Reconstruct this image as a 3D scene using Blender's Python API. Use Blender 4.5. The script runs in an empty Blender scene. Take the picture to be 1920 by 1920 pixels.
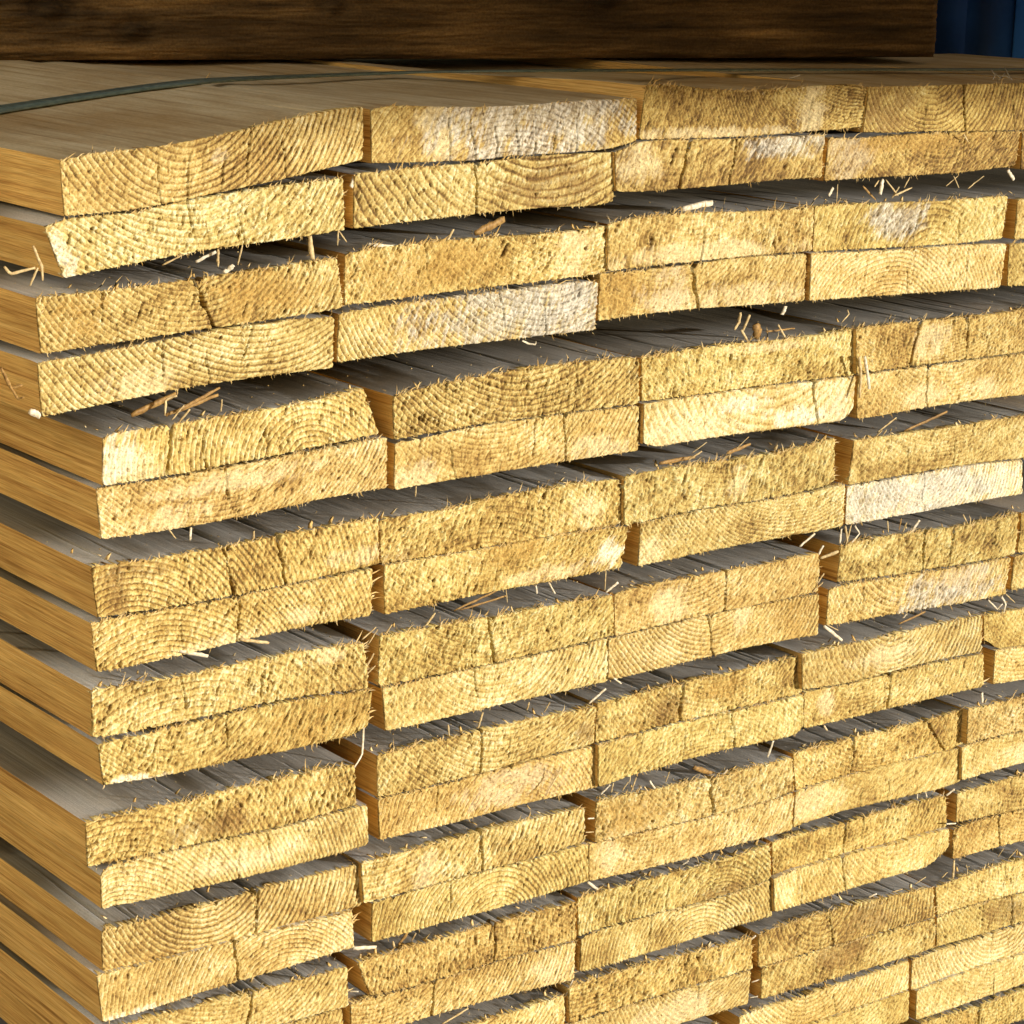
import bpy, math, random
import numpy as np

# ------------------------------------------------------------------ camera, light, exposure
S = bpy.context.scene
FPX, YAW, PITCH, ROLL = 4483.147, .654083, -.243821, .025811     # focal length in photo pixels (1920 wide), angles in radians
CAM = np.array([-.454753, -.907273, .102498])
cyw, syw, cpt, spt = math.cos(YAW), math.sin(YAW), math.cos(PITCH), math.sin(PITCH)
FW = np.array([syw*cpt, cyw*cpt, spt])
_r = np.array([cyw, -syw, 0.]); _u = np.cross(_r, FW)
RT = math.cos(ROLL)*_r + math.sin(ROLL)*_u
UP = -math.sin(ROLL)*_r + math.cos(ROLL)*_u
cd = bpy.data.cameras.new('camera'); cam = bpy.data.objects.new('camera', cd)
S.collection.objects.link(cam); S.camera = cam
from mathutils import Matrix, Vector
cam.matrix_world = Matrix(((RT[0], UP[0], -FW[0], CAM[0]), (RT[1], UP[1], -FW[1], CAM[1]), (RT[2], UP[2], -FW[2], CAM[2]), (0, 0, 0, 1)))
cd.sensor_width = 36.; cd.lens = FPX/1920*36.; cd.clip_start = .01; cd.clip_end = 200.

SUN_EL, SUN_AZ = math.radians(4.), math.radians(38.)             # height, and how far to the right of straight at the board ends
sdir = Vector((math.sin(SUN_AZ)*math.cos(SUN_EL), -math.cos(SUN_AZ)*math.cos(SUN_EL), math.sin(SUN_EL)))   # towards the sun
w = bpy.data.worlds.new('World'); S.world = w; w.use_nodes = True
wn = w.node_tree.nodes; bg = wn['Background']
sky = wn.new('ShaderNodeTexSky'); sky.sky_type = 'NISHITA'; sky.sun_disc = False
sky.sun_elevation = SUN_EL; sky.sun_rotation = math.atan2(sdir.x, sdir.y)
sky.air_density = 1.; sky.dust_density = 5.; sky.ozone_density = 1.
w.node_tree.links.new(sky.outputs[0], bg.inputs[0]); bg.inputs[1].default_value = .14
sl = bpy.data.lights.new('sun', 'SUN'); sun = bpy.data.objects.new('sun', sl); S.collection.objects.link(sun)
sl.energy = 2.6; sl.angle = math.radians(.5); sl.color = (1., .96, .89)
sun.rotation_euler = sdir.to_track_quat('Z', 'Y').to_euler()
S.view_settings.view_transform = 'Standard'; S.view_settings.look = 'None'
S.view_settings.exposure = 1.30; S.view_settings.gamma = 1.; S.view_settings.use_curve_mapping = False

# ------------------------------------------------------------------ helpers
COL = S.collection
def ray(p):
    return FW + (p[0]-960)/FPX*RT + (960-p[1])/FPX*UP
def on_y(p, y=0.):                      # the point of the plane Y = y behind photo pixel p
    d = ray(p); return CAM + d*((y-CAM[1])/d[1])
def on_z(p, z):
    d = ray(p); return CAM + d*((z-CAM[2])/d[2])
def mesh(name, V, faces, mats, parent=None, smooth=True, mi=None, col=None, loc=None):
    """V n x 3; faces: list of int arrays (k x 3 or k x 4). One mesh object."""
    me = bpy.data.meshes.new(name)
    V = np.asarray(V, np.float32)
    nq = [np.asarray(f, np.int32) for f in faces if len(f)]
    me.vertices.add(len(V)); me.vertices.foreach_set('co', V.ravel())
    tot = np.concatenate([np.full(len(f), f.shape[1], np.int32) for f in nq])
    idx = np.concatenate([f.ravel() for f in nq])
    st = np.concatenate([[0], np.cumsum(tot)[:-1]]).astype(np.int32)
    me.loops.add(len(idx)); me.loops.foreach_set('vertex_index', idx)
    me.polygons.add(len(tot)); me.polygons.foreach_set('loop_start', st); me.polygons.foreach_set('loop_total', tot)
    if smooth: me.polygons.foreach_set('use_smooth', np.ones(len(tot), bool))
    if mi is not None: me.polygons.foreach_set('material_index', np.asarray(mi, np.int32))
    for m in (mats if isinstance(mats, (list, tuple)) else [mats]): me.materials.append(m)
    if col is not None:
        a = me.attributes.new('wood_colour', 'FLOAT_COLOR', 'POINT')
        c = np.ones((len(V), 4), np.float32); c[:, :3] = col; a.data.foreach_set('color', c.ravel())
    me.update(calc_edges=True); me.validate()
    o = bpy.data.objects.new(name, me); COL.objects.link(o)
    if parent is not None: o.parent = parent
    if loc is not None: o.location = loc
    return o
def tag(o, label, cat, group=None):
    o['label'] = label; o['category'] = cat
    if group: o['group'] = group

# value noise on arrays
_T = np.random.RandomState(7).rand(256, 256).astype(np.float32)
def vn(x, y, seed=0):
    x = x + seed*17.31; y = y + seed*9.73
    i = np.floor(x).astype(int); j = np.floor(y).astype(int)
    a = x-i; b = y-j; a = a*a*(3-2*a); b = b*b*(3-2*b)
    g = lambda p, q: _T[p & 255, q & 255]
    return (g(i, j)*(1-a)+g(i+1, j)*a)*(1-b)+(g(i, j+1)*(1-a)+g(i+1, j+1)*a)*b
def fbm(x, y, seed=0, n=3):
    s = 0; t = 0; k = 1.
    for o in range(n):
        s = s + k*vn(x*2**o, y*2**o, seed+o*3); t += k; k *= .5
    return s/t
def sm(x, a, b):
    t = np.clip((x-a)/(b-a), 0, 1); return t*t*(3-2*t)

# ------------------------------------------------------------------ materials
def nt(name):
    m = bpy.data.materials.new(name); m.use_nodes = True
    n = m.node_tree.nodes; l = m.node_tree.links
    b = n['Principled BSDF']; b.inputs['Roughness'].default_value = .85; b.inputs['Specular IOR Level'].default_value = .2
    return m, n, l, b
def node(n, t, **k):
    o = n.new(t)
    for a, v in k.items(): setattr(o, a, v)
    return o
def stretched(n, l, sc, rnd=True):
    """Object coordinates, scaled, shifted by a random amount for each object"""
    tc = n.new('ShaderNodeTexCoord'); mp = n.new('ShaderNodeMapping'); mp.inputs['Scale'].default_value = sc
    l.new(tc.outputs['Object'], mp.inputs['Vector'])
    if rnd:
        oi = n.new('ShaderNodeObjectInfo'); mu = node(n, 'ShaderNodeMath', operation='MULTIPLY'); mu.inputs[1].default_value = 50.
        l.new(oi.outputs['Random'], mu.inputs[0]); l.new(mu.outputs[0], mp.inputs['Location'])
    return mp.outputs[0]
def noise(n, l, vec, detail=4., rough=.6, scale=1.):
    t = n.new('ShaderNodeTexNoise'); t.inputs['Scale'].default_value = scale; t.inputs['Detail'].default_value = detail; t.inputs['Roughness'].default_value = rough
    l.new(vec, t.inputs['Vector']); return t.outputs['Fac']
def ramp(n, l, fac, stops):
    r = n.new('ShaderNodeValToRGB'); e = r.color_ramp.elements
    while len(e) < len(stops): e.new(.5)
    for q, (p, c) in zip(e, stops): q.position = p; q.color = (*c, 1)
    l.new(fac, r.inputs[0]); return r.outputs[0]
def mixc(n, l, a, b, f, mode='MIX'):
    m = node(n, 'ShaderNodeMix', data_type='RGBA', blend_type=mode)
    for s, v in ((m.inputs[6], a), (m.inputs[7], b), (m.inputs[0], f)):
        if isinstance(v, (int, float)): s.default_value = v
        elif isinstance(v, tuple): s.default_value = (*v, 1)
        else: l.new(v, s)
    return m.outputs[2]
def bump(n, l, b, h, s, d):
    k = n.new('ShaderNodeBump'); k.inputs['Strength'].default_value = s; k.inputs['Distance'].default_value = d
    l.new(h, k.inputs['Height']); l.new(k.outputs[0], b.inputs['Normal'])

def m_end():
    m, n, l, b = nt('sawn_end_grain')
    at = node(n, 'ShaderNodeAttribute', attribute_name='wood_colour')
    v = stretched(n, l, (900, 900, 900)); f = noise(n, l, v, 4, .75)
    g = noise(n, l, stretched(n, l, (620, 620, 460)), 2, .5)
    c = mixc(n, l, at.outputs['Color'], ramp(n, l, f, [(.30, (.54, .46, .34)), (.48, (.97, .96, .93)), (.68, (1.26, 1.29, 1.35))]), 1., 'MULTIPLY')
    c = mixc(n, l, c, ramp(n, l, g, [(.29, (.36, .26, .14)), (.38, (1, 1, 1))]), .8, 'MULTIPLY')
    l.new(c, b.inputs['Base Color']); bump(n, l, b, f, .6, .0006); return m
def m_fibre():
    m, n, l, b = nt('pale_fibres')
    oi = n.new('ShaderNodeObjectInfo'); g = n.new('ShaderNodeNewGeometry')
    l.new(ramp(n, l, g.outputs['Random Per Island'], [(0, (.42, .26, .075)), (.5, (.55, .38, .14)), (1, (.66, .52, .27))]), b.inputs['Base Color']); return m
def m_side():
    m, n, l, b = nt('planed_orange_side')
    f = noise(n, l, stretched(n, l, (140, 5, 520)), 5, .65)
    f2 = noise(n, l, stretched(n, l, (30, 9, 60)), 2)
    f3 = noise(n, l, stretched(n, l, (900, 40, 2200)), 2)
    c = ramp(n, l, f, [(.30, (.30, .16, .045)), (.42, (.57, .35, .11)), (.56, (.68, .46, .155)), (.72, (.73, .53, .215))])
    c = mixc(n, l, c, ramp(n, l, f2, [(.35, (.72, .68, .62)), (.6, (1, 1, 1))]), .8, 'MULTIPLY')
    c = mixc(n, l, c, ramp(n, l, f3, [(.32, (.62, .56, .48)), (.6, (1.1, 1.1, 1.1))]), .8, 'MULTIPLY')
    vo = n.new('ShaderNodeTexVoronoi'); vo.inputs['Scale'].default_value = 1.; l.new(stretched(n, l, (3, 7, 26)), vo.inputs['Vector'])
    kn = ramp(n, l, vo.outputs['Distance'], [(.05, (.35, .22, .14)), (.12, (.5, .38, .28)), (.17, (.8, .72, .62)), (.26, (1, 1, 1))])
    sel = node(n, 'ShaderNodeMath', operation='GREATER_THAN'); sx = n.new('ShaderNodeSeparateColor'); l.new(vo.outputs['Color'], sx.inputs[0]); l.new(sx.outputs[0], sel.inputs[0]); sel.inputs[1].default_value = .8
    c = mixc(n, l, c, mixc(n, l, (1., 1., 1.), kn, sel.outputs[0]), 1., 'MULTIPLY')
    l.new(c, b.inputs['Base Color']); bump(n, l, b, f3, .5, .0010); return m
def m_top():
    m, n, l, b = nt('weathered_grey_face')
    f = noise(n, l, stretched(n, l, (420, 7, 420)), 5, .7)
    f2 = noise(n, l, stretched(n, l, (26, 9, 26)), 3)
    f3 = noise(n, l, stretched(n, l, (1500, 900, 1500)), 2)
    c = ramp(n, l, f, [(.22, (.30, .30, .285)), (.36, (.56, .56, .54)), (.55, (.67, .67, .65)), (.75, (.78, .78, .76))])
    c = mixc(n, l, c, ramp(n, l, f2, [(.3, (.80, .77, .72)), (.62, (1.02, 1.02, 1.02))]), .8, 'MULTIPLY')
    c = mixc(n, l, c, ramp(n, l, f3, [(.3, (.78, .78, .77)), (.6, (1.05, 1.05, 1.05))]), .8, 'MULTIPLY')
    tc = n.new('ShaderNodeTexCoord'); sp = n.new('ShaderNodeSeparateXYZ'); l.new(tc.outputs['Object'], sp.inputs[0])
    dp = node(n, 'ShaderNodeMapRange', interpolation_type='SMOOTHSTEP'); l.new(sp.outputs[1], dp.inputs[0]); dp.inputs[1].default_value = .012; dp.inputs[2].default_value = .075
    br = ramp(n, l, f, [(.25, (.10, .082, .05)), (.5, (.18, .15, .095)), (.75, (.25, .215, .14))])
    c = mixc(n, l, c, br, dp.outputs[0])  # grey weathering gives way to brown with depth, also painting in the gap shade
    l.new(c, b.inputs['Base Color']); bump(n, l, b, f, .45, .0010); return m
def m_topbrown():
    m, n, l, b = nt('dusty_brown_face')
    f = noise(n, l, stretched(n, l, (260, 8, 260)), 5, .7)
    f2 = noise(n, l, stretched(n, l, (22, 8, 22)), 4)
    f3 = noise(n, l, stretched(n, l, (1300, 300, 1300)), 2)
    c = ramp(n, l, f, [(.25, (.28, .19, .085)), (.45, (.48, .38, .22)), (.62, (.56, .47, .30)), (.8, (.64, .56, .40))])
    c = mixc(n, l, c, ramp(n, l, f2, [(.34, (.70, .58, .42)), (.62, (1.04, 1.04, 1.04))]), .9, 'MULTIPLY')
    c = mixc(n, l, c, ramp(n, l, f3, [(.3, (.8, .8, .78)), (.6, (1.05, 1.05, 1.05))]), .7, 'MULTIPLY')
    l.new(c, b.inputs['Base Color']); bump(n, l, b, f, .3, .0008); return m
def m_straw(name, stops):
    m, n, l, b = nt(name)
    f = noise(n, l, stretched(n, l, (500, 500, 500)), 3)
    l.new(ramp(n, l, f, stops), b.inputs['Base Color']); b.inputs['Roughness'].default_value = .6; return m
M_UNDER = m_straw('gap_shade_underside', [(.3, (.10, .068, .03)), (.65, (.19, .135, .065))])  # undersides coloured darker to deepen the shade in the gaps
M_END, M_FIB, M_SIDE, M_TOP, M_TOPB = m_end(), m_fibre(), m_side(), m_top(), m_topbrown()
M_STRAW = m_straw('pale_straw', [(.3, (.33, .22, .085)), (.65, (.58, .46, .24))])
M_CHIP = m_straw('pale_wood_chip', [(.3, (.46, .38, .23)), (.65, (.72, .66, .52))])
M_BROWN = m_straw('brown_sliver', [(.3, (.16, .085, .025)), (.65, (.36, .22, .07))])
M_GREY = m_straw('grey_dust', [(.3, (.25, .23, .2)), (.65, (.5, .47, .42))])

# outlines of the board ends in photo pixels: id | upper edge | lower edge
BD = '''
a1|113,300 176,287 300,274 394,257 472,240 562,219 637,204 681,201|121,405 225,396 337,377 424,358 525,337 600,319 656,306 680,300
a2|695,205 732,198 800,200 882,201 957,199 1032,193 1107,188 1194,185|697,306 789,304 882,301 976,291 1070,286 1145,279 1193,265
a3|1212,160 1240,158 1312,165 1387,171 1462,167 1537,161 1606,158 1627,164|1198,262 1312,259 1406,255 1500,248 1575,242 1620,238
a4|1630,163 1687,162 1800,159 1920,156 1985,154|1618,248 1672,249 1725,246 1800,246 1912,244 1988,242
a10|1992,154 2080,150 2300,140|1992,246 2080,243 2300,232
a5|83,424 127,409 244,400 337,379 424,363 525,348 644,334|120,521 187,506 300,484 412,465 525,450 600,439 646,431
a6|665,327 732,319 807,312 897,306 995,295 1070,289 1152,286|663,428 770,415 882,402 995,391 1070,387 1122,385 1150,378
a7|1153,285 1197,266 1257,262 1332,262 1425,259 1546,253|1156,359 1200,360 1275,354 1365,347 1462,337 1540,332
a8|1554,259 1612,259 1661,255 1762,249 1837,247 1914,246|1545,339 1612,334 1687,330 1800,324 1903,311
a9|1918,246 1990,244 2230,236|1914,318 1990,314 2232,300
b1|67,559 131,552 225,542 300,533 364,522 379,522 450,512 525,499 600,488 632,486|77,664 187,647 281,632 390,616 487,602 581,589 643,576
b2|648,475 695,464 770,462 819,451 882,445 939,443 995,443 1070,434 1138,422|646,571 732,563 807,552 920,537 1032,526 1107,516 1138,509
b3|1140,420 1197,407 1257,402 1312,399 1387,397 1462,394 1526,388|1140,508 1237,497 1312,489 1402,480 1522,470
b4|1528,388 1575,382 1706,379 1762,379 1837,369 1890,369|1524,472 1612,467 1687,463 1800,456 1879,447
b5|1909,374 1980,369 2220,352|1902,449 1980,443 2220,424
b6|70,680 150,668 225,655 315,636 390,621 487,608 581,597 626,593|79,781 150,766 262,745 311,732 375,722 487,707 624,689
b7|636,590 675,581 750,569 862,556 975,541 1050,532 1102,526 1121,533|632,680 712,667 787,656 922,641 1012,629 1116,619
b8|1125,514 1197,507 1301,496 1402,482 1513,476|1121,601 1200,590 1294,579 1399,573 1507,564
b9|1521,476 1680,469 1800,460 1887,457|1518,564 1650,554 1762,547 1875,539
b10|1893,458 1980,452 2200,437|1889,537 1980,531 2200,512
c1|193,829 204,812 225,809 292,801 356,790 431,779 525,764 600,749 660,732 682,730|193,910 262,901 326,891 401,874 487,861 562,844 637,829 710,813
c2|737,744 769,734 825,716 862,714 937,701 975,691 1050,684 1125,674 1197,672|739,824 825,809 900,794 975,787 1080,770 1198,757
c3|1203,669 1247,665 1292,655 1363,644 1417,642 1472,637 1513,630 1582,620 1605,617|1202,753 1284,743 1351,734 1451,719 1522,712 1604,702
c4|1606,617 1645,611 1697,605 1728,601 1770,600 1812,595 1874,587 1920,580 1955,575|1606,701 1630,697 1697,688 1728,684 1780,677 1832,671 1874,666 1920,659 1955,654
c9|1959,575 2060,563 2250,540|1959,654 2060,641 2250,615
c5|180,917 195,914 262,906 326,895 427,876 525,859 637,835 709,822 726,822|190,1013 262,1000 300,996 375,983 487,964 600,935 675,922 725,916
c6|741,832 825,815 900,798 975,789 1080,774 1198,761|739,920 787,909 862,896 904,892 994,875 1050,866 1197,845
c7|1208,758 1284,746 1351,737 1451,723 1522,716 1604,706|1206,832 1226,839 1305,825 1388,813 1461,804 1524,796 1584,788 1600,768
c8|1609,705 1634,700 1697,692 1728,688 1780,682 1832,674 1874,669 1920,663 1955,658|1607,782 1639,783 1718,766 1780,757 1832,750 1903,742 1955,735
d1|171,1062 225,1056 281,1051 337,1039 405,1030 450,1016 502,1013 517,1004 600,992 675,977 709,969|184,1157 262,1148 330,1135 424,1120 517,1100 600,1082 711,1058
d2|711,977 750,967 832,956 892,944 911,937 975,924 1050,911 1106,905 1162,897|714,1058 760,1050 862,1034 937,1021 1042,1003 1164,982
d3|1171,893 1224,884 1255,876 1301,869 1338,865 1370,867 1397,856 1463,848 1526,831 1566,823|1170,983 1224,975 1276,962 1338,948 1401,941 1443,933 1526,919 1564,903
d4|1601,827 1637,821 1697,813 1728,807 1780,803 1832,793 1874,784 1920,780 1940,778|1591,909 1666,896 1739,882 1812,871 1874,863 1920,859 1938,856
d9|1945,778 2060,761 2240,735|1943,855 2060,837 2240,808
d5|171,1172 210,1160 330,1139 427,1124 517,1102 600,1086 699,1067|182,1259 225,1255 300,1236 337,1229 442,1204 525,1184 600,1169 695,1154
d6|720,1062 787,1049 862,1037 937,1024 1042,1006 1140,989 1178,989|722,1152 825,1130 926,1109 1050,1087 1164,1064
d7|1202,981 1234,973 1276,965 1338,952 1401,944 1443,937 1526,921 1585,909|1196,1061 1255,1050 1338,1031 1422,1015 1526,998 1581,986
d8|1589,911 1666,900 1739,885 1812,874 1874,866 1917,862|1585,984 1635,977 1697,965 1741,957 1832,940 1917,926
e1|172,1296 225,1285 281,1277 337,1270 382,1259 469,1240 562,1221 675,1206 683,1206|174,1382 262,1371 337,1352 394,1341 469,1322 562,1307 692,1289
e2|712,1194 787,1179 844,1167 900,1160 975,1149 1050,1130 1150,1118|710,1286 787,1272 862,1256 919,1244 1012,1224 1125,1197 1151,1191
e3|1152,1116 1172,1106 1213,1098 1275,1085 1350,1073 1425,1061 1492,1044 1536,1040|1152,1192 1230,1175 1301,1156 1338,1150 1443,1129 1515,1112 1534,1110
e4|1577,1026 1603,1015 1645,1009 1687,1000 1735,997 1770,990 1812,986 1853,975 1911,963|1570,1091 1624,1086 1687,1075 1741,1067 1812,1057 1902,1039
e5|1916,962 1980,950 2140,922|1909,1037 1980,1024 2140,992
e6|184,1396 262,1379 337,1360 409,1345 487,1326 600,1307 697,1292|194,1473 262,1462 319,1453 375,1440 450,1423 525,1410 600,1393 660,1380 690,1362
e7|717,1292 787,1276 862,1259 919,1248 1012,1227 1125,1201 1139,1198|723,1370 825,1349 937,1321 1065,1295 1139,1277
e8|1141,1198 1230,1178 1301,1159 1338,1152 1443,1131 1515,1116 1535,1114|1140,1277 1222,1256 1297,1240 1338,1229 1422,1209 1526,1192 1534,1188
e9|1554,1107 1582,1096 1645,1088 1707,1077 1749,1071 1812,1061 1894,1045|1549,1172 1578,1169 1645,1158 1701,1146 1770,1137 1832,1126 1885,1113
e10|1902,1044 1980,1029 2130,1000|1895,1107 1980,1092 2130,1062
f1|161,1544 225,1528 300,1511 356,1504 388,1497 399,1489 450,1472 525,1461 600,1443 665,1432|164,1622 202,1619 262,1605 337,1590 412,1571 487,1558 562,1541 667,1508
f2|707,1416 750,1407 825,1387 900,1370 937,1362 1012,1344 1102,1328 1118,1324|709,1495 787,1479 870,1457 937,1440 1012,1419 1087,1402 1113,1394
f3|1120,1318 1162,1310 1200,1299 1262,1287 1276,1279 1317,1271 1361,1265 1401,1254 1442,1242 1501,1231|1116,1392 1172,1380 1234,1362 1276,1351 1328,1342 1359,1333 1422,1319 1463,1310 1503,1299
f4|1504,1227 1520,1224 1582,1210 1616,1203 1687,1189 1728,1176 1791,1162 1842,1154|1505,1293 1551,1287 1610,1276 1666,1260 1728,1244 1770,1235 1812,1228 1840,1220
f5|1845,1154 1885,1147 1920,1141 2090,1108|1845,1202 1856,1206 1866,1217 1920,1209 2090,1178
f6|189,1642 194,1631 204,1624 262,1609 337,1594 412,1577 487,1562 562,1545 637,1522 689,1509|191,1702 262,1691 337,1674 412,1654 487,1639 562,1620 637,1601 690,1582
f7|709,1499 787,1482 870,1461 937,1444 1012,1423 1087,1406 1120,1396|712,1575 825,1549 900,1530 994,1504 1065,1489 1120,1475
f8|1122,1396 1172,1384 1234,1366 1276,1355 1328,1345 1359,1337 1422,1323 1463,1314 1507,1302|1122,1475 1189,1452 1247,1437 1310,1418 1368,1404 1456,1387 1497,1376 1506,1362
f9|1508,1299 1553,1290 1610,1279 1666,1264 1728,1248 1807,1234 1844,1224|1507,1366 1582,1349 1624,1340 1672,1326 1728,1314 1791,1299 1844,1287
f10|1866,1220 1920,1212 2090,1181|1862,1283 1920,1274 2090,1240
g1|191,1752 195,1744 205,1739 262,1729 337,1710 450,1680 476,1672 525,1657 600,1639 675,1619|193,1819 262,1812 319,1795 375,1777 480,1752 544,1735 637,1711 680,1694
g2|677,1617 724,1608 769,1594 832,1579 892,1562 975,1541 1050,1524 1095,1515|682,1693 735,1680 787,1666 839,1652 891,1634 953,1621 1016,1605 1050,1592 1096,1578
g3|1118,1503 1154,1495 1185,1488 1233,1481 1247,1473 1310,1461 1341,1461 1372,1450 1414,1435 1456,1429 1486,1421|1117,1579 1154,1572 1185,1564 1247,1547 1310,1535 1339,1529 1372,1520 1414,1508 1456,1495 1489,1484
g4|1487,1414 1507,1405 1545,1399 1587,1385 1649,1374 1691,1362 1747,1347 1810,1330|1491,1481 1524,1472 1597,1449 1649,1437 1691,1427 1732,1416 1785,1404 1810,1397
g5|1815,1331 1853,1322 1887,1314 1920,1307 2050,1280|1813,1396 1854,1383 1920,1369 2050,1340
g6|181,1827 244,1815 319,1798 375,1780 480,1755 544,1738 637,1714 660,1707|193,1914 240,1906 300,1889 337,1873 412,1849 435,1841 525,1819 600,1796 664,1775
g7|698,1694 735,1683 787,1669 839,1655 891,1637 953,1624 1016,1608 1050,1596 1103,1582|697,1767 766,1748 797,1738 891,1715 953,1696 1016,1680 1053,1667 1103,1653
g8|1105,1582 1154,1575 1185,1567 1247,1550 1310,1538 1339,1532 1372,1523 1414,1511 1456,1498 1489,1487|1105,1652 1157,1642 1230,1625 1272,1615 1310,1603 1393,1581 1456,1565 1484,1555
g9|1492,1485 1524,1475 1597,1453 1649,1440 1691,1430 1732,1419 1785,1407 1802,1402|1487,1550 1524,1539 1587,1518 1670,1500 1732,1486 1764,1478 1800,1466
g10|1804,1402 1854,1386 1920,1372 2080,1336|1803,1464 1854,1447 1886,1440 1920,1430 2080,1392
h1|195,1933 244,1917 326,1901 375,1884 461,1864 525,1846 600,1830 651,1810|197,2008 300,1982 450,1941 560,1911 653,1886
h2|671,1804 703,1796 745,1785 797,1769 849,1754 912,1733 974,1720 1063,1696 1080,1686|694,1867 766,1852 849,1827 916,1806 974,1790 1022,1777 1081,1761
h3|1083,1682 1126,1672 1147,1667 1199,1652 1240,1641 1278,1634 1324,1621 1382,1604 1444,1584|1084,1756 1113,1745 1157,1731 1205,1721 1261,1702 1324,1690 1376,1672 1409,1662 1445,1648
h4|1448,1581 1482,1568 1510,1560 1549,1553 1599,1541 1628,1529 1666,1519 1716,1504 1753,1495 1773,1495|1449,1645 1482,1631 1555,1610 1628,1589 1649,1586 1712,1568 1774,1551
h5|1795,1488 1823,1480 1862,1468 1886,1460 1920,1454 2060,1418|1793,1542 1839,1533 1920,1516 2060,1484
h6|203,2012 400,1956 560,1915 641,1890|208,2082 400,2030 560,1988 647,1962
h7|657,1883 710,1869 766,1855 845,1831 918,1808 974,1793 1022,1780 1079,1766|660,1948 787,1912 845,1895 887,1884 922,1873 980,1859 1022,1850 1077,1836
h8|1090,1765 1097,1755 1113,1748 1157,1735 1205,1724 1261,1706 1324,1693 1376,1675 1409,1665 1446,1650|1087,1820 1113,1818 1142,1811 1178,1798 1251,1775 1313,1756 1376,1738 1392,1733 1448,1717
h9|1451,1648 1482,1634 1555,1613 1628,1592 1649,1590 1712,1571 1780,1554|1452,1710 1517,1692 1590,1668 1652,1649 1740,1625 1756,1612 1779,1590
h10|1788,1557 1814,1545 1839,1537 1901,1522 1920,1518 2060,1486|1786,1611 1818,1602 1868,1589 1920,1576 2060,1545
i2|668,1985 780,1952 880,1925 922,1909 980,1894 1001,1884 1058,1866|672,2055 800,2015 920,1978 1059,1938
i3|1066,1850 1105,1839 1157,1822 1199,1809 1242,1798 1280,1792 1324,1781 1376,1766 1411,1759|1069,1920 1115,1903 1157,1890 1226,1869 1303,1846 1376,1826 1410,1815
i4|1423,1751 1440,1746 1469,1734 1519,1720 1559,1707 1598,1697 1652,1685 1702,1672 1750,1664|1421,1813 1465,1802 1527,1781 1580,1767 1632,1754 1694,1735 1753,1719
i5|1754,1663 1786,1653 1815,1639 1850,1630 1880,1621 1920,1608 2030,1580|1757,1716 1815,1699 1868,1684 1920,1672 2030,1645
i7|1068,1922 1115,1906 1157,1893 1226,1872 1303,1849 1376,1829 1408,1819|1072,1987 1180,1950 1292,1914 1340,1900 1402,1881
i8|1429,1815 1465,1805 1527,1784 1580,1770 1632,1757 1694,1738 1754,1722|1427,1873 1486,1857 1548,1838 1611,1821 1673,1802 1753,1777
i9|1757,1719 1815,1702 1868,1687 1920,1675 2030,1648|1756,1775 1797,1764 1868,1743 1920,1727 2030,1695
j1|1075,2002 1200,1966 1300,1938 1353,1922|1077,2060 1354,1978
j2|1386,1909 1427,1890 1465,1879 1511,1868 1577,1844 1632,1826 1704,1802|1390,1958 1460,1937 1527,1916 1569,1902 1632,1880 1703,1855
j3|1710,1801 1751,1785 1786,1775 1832,1760 1873,1748 1920,1731 2000,1706|1708,1857 1733,1848 1797,1825 1857,1805 1920,1785 2000,1760
j4|1392,1961 1460,1940 1527,1919 1569,1905 1632,1883 1705,1858|1396,2012 1527,1970 1620,1940 1703,1914
j5|1719,1860 1733,1851 1797,1828 1857,1808 1920,1788 2000,1763|1717,1913 1779,1893 1832,1874 1886,1856 1920,1844 2000,1818
k1|1726,1918 1779,1903 1829,1888 1877,1869 1920,1858 1990,1834|1727,1972 1829,1940 1920,1911 1990,1887
'''

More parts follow.
